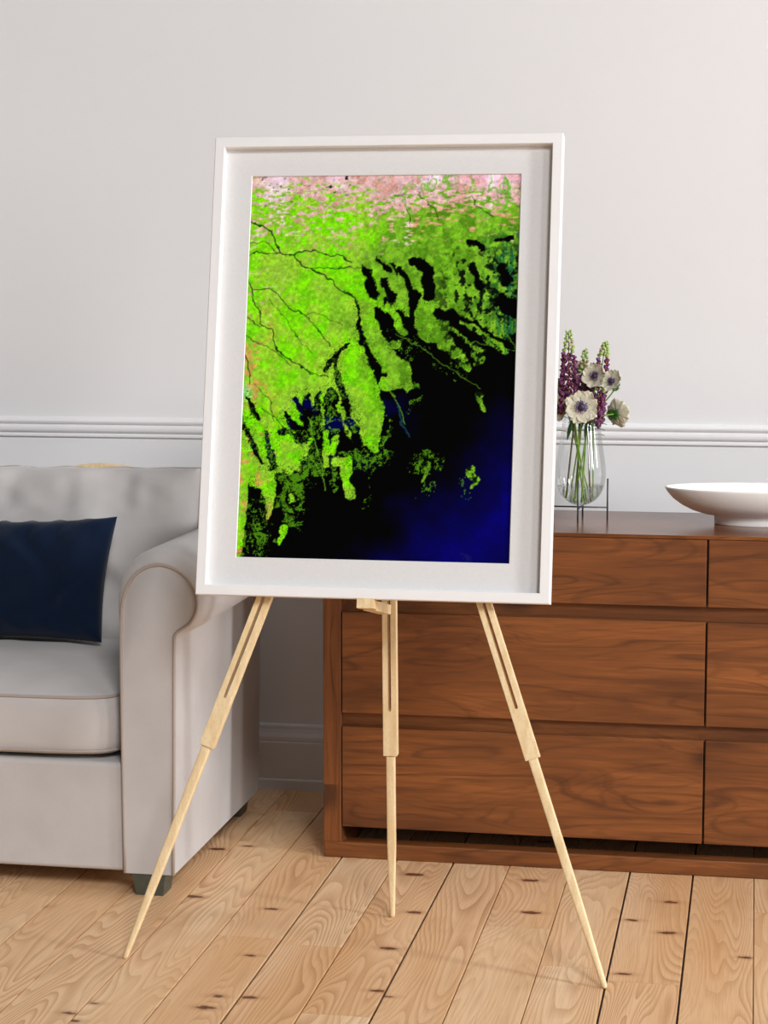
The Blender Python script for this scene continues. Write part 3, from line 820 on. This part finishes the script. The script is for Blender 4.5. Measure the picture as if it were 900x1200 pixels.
rivers = [([(294, 260), (311, 267), (321, 272), (327, 287), (332, 299)], .9), ([(291, 302), (303, 297), (315, 297), (332, 299), (347, 300), (353, 296), (373, 295), (389, 301), (403, 300), (415, 309)], .75),
    ([(347, 300), (357, 313), (367, 316), (371, 320), (383, 323), (393, 331), (402, 342), (419, 349), (423, 361)], .95), ([(290, 325), (299, 341), (321, 340), (333, 351), (343, 362), (361, 371), (373, 383), (391, 407)], .7),
    ([(299, 341), (299, 355), (309, 369), (308, 381), (323, 389), (327, 411), (353, 429), (370, 440)], .75), ([(286, 391), (305, 403), (327, 413), (345, 430)], .5), ([(367, 316), (385, 316), (429, 315)], .4), ([(287, 370), (307, 383)], .45),
    ([(361, 371), (371, 367), (389, 375), (405, 381)], .35), ([(495, 231), (509, 243), (519, 259)], .5), ([(481, 247), (485, 265)], .5), ([(555, 231), (561, 243), (581, 257)], .45), ([(284, 405), (292, 425), (296, 450)], .7),
    ([(352, 430), (370, 438), (388, 444)], .5), ([(318, 352), (336, 372), (350, 395), (368, 415)], .35), ([(293, 287), (315, 285), (328, 297)], .35), ([(310, 478), (325, 490), (340, 505)], .5), ([(300, 452), (320, 470), (322, 495)], .4)]
for pts, r in rivers: col2 = mixc(col2, [8, 26, 14], np.clip(.50 - stroke(pts, r * .8), 0, 1) * .95)
col2 = mixc(col2, [96, 190, 40], np.clip(.9 - stroke([(594, 209), (598, 222), (597, 241), (588, 252)], .8) * .9, 0, 1) * .9)
lin = np.clip(col2, 0, 255) / 255.0
lin = np.where(lin <= .04045, lin / 12.92, ((lin + .055) / 1.055) ** 2.4)
vx = PX0 - .002 + (PX1 - PX0 + .004) * QX; vz = PZ1 + .002 - (PZ1 - PZ0 + .004) * QY
co = np.stack([vx.ravel(), np.full(vx.size, MY + .0028), vz.ravel()], 1)
Rm = np.array(FM.to_3x3()); co = co @ Rm.T + np.array(FC - bot)
idx = np.arange((NX + 1) * (NZ + 1)).reshape(NZ + 1, NX + 1)
quads = np.stack([idx[1:, :-1].ravel(), idx[1:, 1:].ravel(), idx[:-1, 1:].ravel(), idx[:-1, :-1].ravel()], 1)
me = bpy.data.meshes.new('print')
me.vertices.add(len(co)); me.vertices.foreach_set('co', co.ravel().astype(np.float32))
me.loops.add(quads.size); me.loops.foreach_set('vertex_index', quads.ravel().astype(np.int32))
me.polygons.add(len(quads)); me.polygons.foreach_set('loop_start', (np.arange(len(quads)) * 4).astype(np.int32))
me.update(calc_edges=True)
ca = me.color_attributes.new('ink', 'FLOAT_COLOR', 'POINT')
rgba = np.ones((lin.shape[0] * lin.shape[1], 4), np.float32); rgba[:, :3] = lin.reshape(-1, 3)
ca.data.foreach_set('color', rgba.ravel())
s = NT('printed_ink'); at = s.n('ShaderNodeAttribute'); at.attribute_name = 'ink'
gr = s.noise(s.coord(), 900, 2, .7)
ink = s.mix(1.0, at.outputs['Color'], s.ramp(gr, [(.3, (.86, .86, .86)), (.7, (1.12, 1.12, 1.12))]), 'MULTIPLY')
s.bsdf(ink, 0.85, None, **{'Specular IOR Level': 0.05})
me.materials.append(s.m)
po = bpy.data.objects.new('print', me); C.objects.link(po); po.parent = pf

# the ledge that carries the frame: a peg square to the picture, out from the rear leg
bm = bmesh.new()
box(bm, .0065, .0365, -.0035, .030, -FH / 2 - .0170, -FH / 2 - .0004, .001)
box(bm, .0065, .0365, -.0045, -.0008, -FH / 2 - .0165, -FH / 2 + .0012, .0004)
box(bm, .0120, .0360, .029, .1780, -FH / 2 - .0195, -FH / 2 - .0015, .001)
xform(bm, Matrix.Translation((-.0285, 0, 0))); xform(bm, FM)
obj('picture_ledge', bm, M['beech'], ea)

# ------------------------------------------------------------------ bowl
BX, BY = .022, 4.30
bw = thing('bowl', 'wide shallow oval white ceramic bowl with a raised foot on the chest', 'bowl', (BX, BY, DZ))
R = .208
prof = [(.100, .018), (.125, .0215), (.150, .029), (.172, .040), (.190, .053), (.202, .066), (R - .001, .0745), (R, .0775), (R - .0025, .0785), (.200, .0745), (.186, .0605), (.165, .046), (.135, .034), (.09, .027), (.03, .024), (.002, .024)]
bm = bmesh.new(); n = 128; rings = []
for q, (r, z) in enumerate(prof):
    ring = []
    for k in range(n):
        t = 2 * PI * k / n
        rr_ = r; zz = z
        if 9 <= q <= 13:
            rr_ = r - .004 * max(0, math.sin(t * 22 + (q % 2) * PI)) ; zz = z + .002 * max(0, math.sin(t * 22 + (q % 2) * PI))
        ring.append(bm.verts.new((BX + rr_ * math.cos(t), BY + .52 * rr_ * math.sin(t), DZ + .0 + zz)))
    rings.append(ring)
for a, b in zip(rings, rings[1:]):
    for k in range(n): bm.faces.new((a[k], a[(k + 1) % n], b[(k + 1) % n], b[k]))
bm.faces.new(rings[0][::-1]); bm.faces.new(rings[-1])
obj('bowl_body', bm, M['ceramic'], bw, True)
bm = bmesh.new(); lathe(bm, [(.098, .0003), (.1015, .0003), (.1035, .002), (.1035, .0165), (.105, .0195), (.100, .0195)], (BX, BY, DZ), 96, True, True, Matrix.Diagonal((1, .52, 1, 1)))
o = obj('foot_ring', bm, M['ceramic'], bw, True); o.data.set_sharp_from_angle(angle=math.radians(50))

# ------------------------------------------------------------------ vase on its wire stand
VX, VY = -.3645, 4.298
VZ = DZ + .0335
st = thing('vase_stand', 'dark wire stand with four posts cradling the glass vase', 'stand', (VX, VY, DZ))
for (fx, fy) in ((-.365, 4.2425), (-.3065, 4.2955), (-.364, 4.352), (-.4225, 4.3005)):
    bm = bmesh.new(); tube(bm, [(fx, fy, DZ + .0004), (fx, fy, DZ + .092)], .0019, 10)
    obj('post', bm, M['iron'], st, True)
for a, b in (((-.4225, 4.3005), (-.3065, 4.2955)), ((-.365, 4.2425), (-.364, 4.352))):
    bm = bmesh.new(); tube(bm, [(*a, DZ + .030), (*b, DZ + .030)], .0017, 10)
    obj('cross_bar', bm, M['iron'], st, True)
vs = thing('vase', 'clear glass vase of water standing in the wire stand', 'vase', (VX, VY, VZ - .001))
vp = [(.001, .0), (.012, .0012), (.024, .006), (.036, .0155), (.0455, .029), (.0515, .046), (.0535, .064), (.053, .082), (.0505, .102), (.0475, .122), (.0445, .142), (.042, .160), (.0405, .176), (.0402, .190), (.0405, .197)]
bm = bmesh.new(); lathe(bm, spline([(r, z, 0) for r, z in vp], 4) and [(p.x, p.y) for p in spline([(r, z, 0) for r, z in vp], 4)], (VX, VY, VZ), 64)
vb = obj('vase_body', bm, M['glass'], vs, True)
bm = bmesh.new(); tube(bm, [(VX + .0405 * math.cos(2 * PI * k / 48), VY + .0405 * math.sin(2 * PI * k / 48), VZ + .197) for k in range(48)], .0009, 6, closed=True)
obj('rim', bm, M['glass'], vs, True)
wl = .045
wp = [(p.x - .0008, p.y + .0008) for p in spline([(r, z, 0) for r, z in vp], 4) if p.y < wl]
wp[0] = (.0008, wp[0][1])
bm = bmesh.new(); lathe(bm, wp + [(wp[-1][0] * .5, wp[-1][1] + .0002), (.001, wp[-1][1] + .0002)], (VX, VY, VZ), 64, True, True)
obj('water', bm, M['water'], vs, True)

# ------------------------------------------------------------------ flowers
FLG = None
NECK_Z = VZ + .190
def stem_path(bottom, head, neck, sag=0.0):
    b, h, nk = Vector(bottom), Vector(head), Vector(neck)
    return spline([b, b.lerp(nk, .5) + Vector((0, 0, 0)), nk, nk.lerp(h, .55) + Vector((0, 0, sag)), h], 7)
def basis(nrm_, spin=0.0):
    z = Vector(nrm_).normalized(); a = Vector((0, 0, 1)) if abs(z.z) < .95 else Vector((1, 0, 0))
    x = a.cross(z).normalized(); y = z.cross(x)
    m = Matrix((x, y, z)).transposed().to_4x4()
    return m @ Matrix.Rotation(spin, 4, 'Z')
def petal_bm(Lp, Wp, cup, seed):
    bm = bmesh.new(); n, m = 9, 8; V = []
    r_ = random.Random(seed)
    ph = r_.uniform(0, 6); ph2 = r_.uniform(0, 6)
    for i in range(n + 1):
        t = i / n; row = []
        w = Wp * (math.sin(PI * min(1, (t * .80 + .10))) ** .7) * (.30 + .75 * t if t < .6 else .75)
        for j in range(m + 1):
            u = 2 * j / m - 1
            lx = Lp * (t * (1 - .10 * u * u * t) - .04 * t * math.sin(u * 5 + ph) * t)
            zz = cup * Lp * (t ** 2 * .55 + .20 * u * u * t) + .05 * Lp * math.sin(u * 6 + ph2 + 3 * t) * t * t
            row.append(bm.verts.new((.002 + lx, u * w, zz)))
        V.append(row)
    for i in range(n):
        for j in range(m): bm.faces.new((V[i][j], V[i + 1][j], V[i + 1][j + 1], V[i][j + 1]))
    return bm
def solid(o, th=.0004):
    md = o.modifiers.new('thick', 'SOLIDIFY'); md.thickness = th; md.offset = 0
def anemone(label, head, normal, R_, bottom, neck, cup=.35, npet=7, spin=0.0, seed=0, stem_drop=.012):
    head = Vector(head); nn = Vector(normal).normalized()
    t = thing('anemone', label, 'flower', bottom, 'cream anemones in the vase')
    bm = bmesh.new(); pth = stem_path(bottom, head - nn * .004, neck)
    # arrive from behind the flower
    pth = spline([pth[0], pth[7], pth[14], pth[14].lerp(head - nn * .03, .6), head - nn * stem_drop, head - nn * .002], 7)
    tube(bm, pth, .0016, 8); obj('stem', bm, M['stem'], t, True)
    base = basis(nn, spin)
    for k in range(npet):
        lay = k % 2
        bm = petal_bm(R_ * (1.0 if lay else .93), R_ * .66, cup + (.0 if lay else .12), seed * 17 + k)
        xform(bm, Matrix.Translation(head + nn * (.0010 * lay)) @ base @ Matrix.Rotation(2 * PI * k / npet + .1 * math.sin(k * 5 + seed), 4, 'Z'))
        o = obj('petal', bm, M['petal'], t, True); solid(o)
    bm = bmesh.new()
    lathe(bm, [(.0005, R_ * .28), (R_ * .11, R_ * .27), (R_ * .19, R_ * .22), (R_ * .23, R_ * .13), (R_ * .21, .0)], head + nn * .001, 16, True, True, base)
    obj('flower_center', bm, M['eye'], t, True)
    bm = bmesh.new(); rs = random.Random(seed + 3)
    for k in range(46):
        a = rs.uniform(0, 2 * PI); r_ = R_ * rs.uniform(.27, .40)
        p0 = head + base @ Vector((r_ * .7 * math.cos(a), r_ * .7 * math.sin(a), R_ * .04)); p1 = head + base @ Vector((r_ * math.cos(a), r_ * math.sin(a), R_ * rs.uniform(.16, .26)))
        tube(bm, [p0, p1], .00022, 4)
        bmesh.ops.create_icosphere(bm, subdivisions=1, radius=R_ * .040, matrix=Matrix.Translation(p1))
    obj('stamens', bm, M['stamen'], t, True)
    # feathery collar of leaves below the flower
    bm = bmesh.new(); hc = head - nn * stem_drop
    for k in range(26):
        a = 2 * PI * k / 26 + rs.uniform(-.2, .2); ln = R_ * rs.uniform(.35, .62); up = rs.uniform(-.15, .55)
        d = base @ Vector((math.cos(a), math.sin(a), up)); d.normalize()
        sd_ = d.cross(nn).normalized() * ln * .13
        p = [hc + nn * .001, hc + d * ln * .55 + sd_, hc + d * ln + nn * ln * .15, hc + d * ln * .55 - sd_]
        q = [bm.verts.new(v) for v in p]; bm.faces.new(q)
        for s_ in (-1, 1):
            e = hc + d * ln * .5; f = e + (d * .4 + d.cross(nn) * s_ * .55).normalized() * ln * .45
            g_ = e + d * ln * .16
            bm.faces.new([bm.verts.new(v) for v in (e, f, g_)])
    o = obj('leaf_collar', bm, M['leaf'], t); solid(o, .0003)
    return t

nk = lambda dx, dy: (VX + dx, VY + dy, NECK_Z)
bt = lambda dx, dy, dz=.008: (VX + dx, VY + dy, VZ + dz)
anemone('large cream anemone facing front, lowest over the vase mouth', (-.3590, 4.243, .949), (.02, -1, .16), .0355, bt(.014, -.010, .009), nk(-.012, -.026), .16, 8, .3, 1)
anemone('cream anemone facing front, just above the largest bloom', (-.334, 4.268, 1.013), (-.35, -1, .25), .0270, bt(-.024, .012, .014), nk(.004, -.012), .42, 7, .9, 2)
anemone('cream anemone tilted up, halfway up the right edge of the bouquet', (-.300, 4.295, 1.000), (-.35, -.85, .50), .0245, bt(-.012, -.016, .010), nk(.020, -.004), .55, 7, .1, 3, .022)
anemone('cream anemone turned away showing its green collar, right of the vase mouth', (-.2915, 4.305, .933), (.52, .80, .10), .0300, bt(.026, .008, .016), nk(.026, .004), .35, 8, .5, 4)
anemone('cream anemone half hidden by the frame edge, just below the middle left', (-.414, 4.285, .944), (-.35, -1, .05), .0270, bt(.020, .018, .012), nk(-.026, -.006), .30, 7, .7, 5)
anemone('cream anemone at the frame edge, upper left beside the tallest spike', (-.425, 4.315, .985), (-.3, -1, .35), .0200, bt(.006, .022, .008), nk(-.020, .012), .45, 7, .2, 6)
anemone('cream anemone at the back between the two taller spikes', (-.376, 4.335, 1.022), (.1, -1, .5), .0215, bt(-.008, .020, .006), nk(-.006, .016), .45, 7, .2, 7)

def floret_mesh():
    bm = bmesh.new()
    prof = [(.0006, 0), (.0022, .0006), (.0036, .0024), (.0041, .0050), (.0040, .0078), (.0046, .0098), (.0044, .0100), (.0036, .0082), (.0032, .0060)]
    lathe(bm, prof, (0, 0, 0), 12, True, False)
    n0 = len(bm.faces)
    bm.faces.ensure_lookup_table()
    f0 = set(bm.faces)
    bmesh.ops.create_icosphere(bm, subdivisions=1, radius=.0016, matrix=Matrix.Translation((0, 0, .0082)))
    for f in bm.faces:
        if f not in f0: f.material_index = 1
        f.smooth = True
    me = bpy.data.meshes.new('floret'); bm.to_mesh(me); bm.free()
    me.materials.append(M['bloom']); me.materials.append(M['throat']); return me
def bud_mesh(mt):
    bm = bmesh.new(); lathe(bm, [(.0004, 0), (.0021, .0012), (.0028, .0032), (.0024, .0052), (.0006, .0066)], (0, 0, 0), 10, True, True)
    for f in bm.faces: f.smooth = True
    me = bpy.data.meshes.new('bud'); bm.to_mesh(me); bm.free(); me.materials.append(mt); return me
FLO = floret_mesh(); BUD = bud_mesh(M['bud']); PBUD = bud_mesh(M['pale_bloom'])
def foxglove(label, tip, low, bottom, neck, nf, nb, seed, spread=.0135, green=.30):
    r_ = random.Random(seed); tip, low = Vector(tip), Vector(low)
    t = thing('foxglove', label, 'flower', bottom, 'plum flower spikes in the vase')
    p1 = stem_path(bottom, low, neck)
    pth = p1 + [low.lerp(tip, k / 8) for k in range(1, 9)]
    bm = bmesh.new(); tube(bm, pth, [.0020] * len(p1) + [.0020 - .0012 * k / 8 for k in range(1, 9)], 8)
    obj('stem', bm, M['brown_stem'] if seed in (1, 4) else M['stem'], t, True)
    ax = (tip - low).normalized(); base = t.location
    def put(name, me, f, ang, sc_, out, droop, kid=0):
        p = low.lerp(tip, f); u = ax.orthogonal().normalized(); w = ax.cross(u)
        rad = (u * math.cos(ang) + w * math.sin(ang)).normalized()
        d = (rad - Vector((0, 0, 1)) * droop).normalized()
        o = bpy.data.objects.new(name, me); C.objects.link(o); o.parent = t
        m = Matrix.Translation(p + rad * out - base) @ basis(d, r_.uniform(0, 3)) @ Matrix.Scale(sc_, 4)
        o.matrix_local = m
        return o
    for k in range(nf):
        f = (k + .5) / nf * (1 - green); ang = k * 2.4 + r_.uniform(-.3, .3)
        taper = 1 - .50 * f
        put('floret', FLO, f, ang, 1.42 * taper * r_.uniform(.88, 1.12), spread * .62 * taper, r_.uniform(.35, .95))
    for k in range(nb):
        f = (1 - green) + green * (k + .4) / nb; ang = k * 2.4
        tp = 1 - .75 * (f - (1 - green)) / green
        put('bud', PBUD if r_.random() < .22 and k < nb * .6 else BUD, f, ang, (.72 + .70 * tp), spread * .26 * tp + .0008, -.2 - .8 * (1 - tp))
    # leaves low on the stem
    for k in range(5):
        bm = bmesh.new(); f = -.05 - .10 * k; p = low + (low - tip) * (-f) * .6; a = k * 2.2 + seed
        d = Vector((math.cos(a), math.sin(a) * .6, .5)).normalized(); sd = d.cross(Vector((0, 0, 1))).normalized()
        V = []
        for i in range(7):
            q = i / 6; c = p + d * .040 * q + Vector((0, 0, -.016 * q * q)); w_ = .0048 * math.sin(PI * (q * .92 + .05))
            V.append((bm.verts.new(c - sd * w_), bm.verts.new(c + Vector((0, 0, -.001))), bm.verts.new(c + sd * w_)))
        for a_, b_ in zip(V, V[1:]):
            bm.faces.new((a_[0], a_[1], b_[1], b_[0])); bm.faces.new((a_[1], a_[2], b_[2], b_[1]))
        o = obj('leaf', bm, M['leaf'], t, True); solid(o, .0003)
    for k in range(4):
        p = p1[-8 - 2 * k] + Vector((0, 0, -.012)); a = seed * 1.9 + k * 2.3
        d = Vector((.45 * math.cos(a), .45 * math.sin(a), -1.0 if k % 2 else .8)).normalized(); sd = d.cross(Vector((math.sin(a), -math.cos(a), .2))).cross(d).normalized()
        bm = bmesh.new(); V = []; ln = .034 + .012 * math.sin(k + seed)
        for i in range(7):
            q = i / 6; c = p + d * ln * q + Vector((0, 0, -.004 * q * q)); w_ = .0050 * math.sin(PI * (q * .92 + .05))
            V.append((bm.verts.new(c - sd * w_), bm.verts.new(c + sd.cross(d) * .001), bm.verts.new(c + sd * w_)))
        for a_, b_ in zip(V, V[1:]):
            bm.faces.new((a_[0], a_[1], b_[1], b_[0])); bm.faces.new((a_[1], a_[2], b_[2], b_[1]))
        # keep inside the glass
        for v in bm.verts:
            if v.co.z < VZ + .2:
                dx, dy = v.co.x - VX, v.co.y - VY; rr_ = math.hypot(dx, dy)
                if rr_ > .036: v.co.x = VX + dx * .036 / rr_; v.co.y = VY + dy * .036 / rr_
        o = obj('leaf', bm, M['leaf'], t, True); solid(o, .0003)
    return t
foxglove('tallest plum flower spike with a green tip, beside the frame', (-.393, 4.300, 1.107), (-.391, 4.288, .938), bt(-.030, -.006, .016), nk(-.014, -.004), 78, 24, 1, .020, .26)
foxglove('shortest plum flower spike with a green tip, in the middle', (-.3605, 4.330, 1.067), (-.366, 4.325, .950), bt(-.014, .026, .012), nk(.0, .014), 34, 22, 2, .014, .42)
foxglove('plum flower spike leaning right with a green tip, above the tilted anemone', (-.316, 4.318, 1.083), (-.338, 4.308, .925), bt(.004, -.022, .008), nk(.012, .010), 66, 22, 3, .018, .20)
foxglove('low plum flower spike nodding right, under the anemones', (-.324, 4.298, .985), (-.343, 4.290, .915), bt(.022, -.012, .012), nk(.014, -.010), 30, 3, 4, .019, .08)
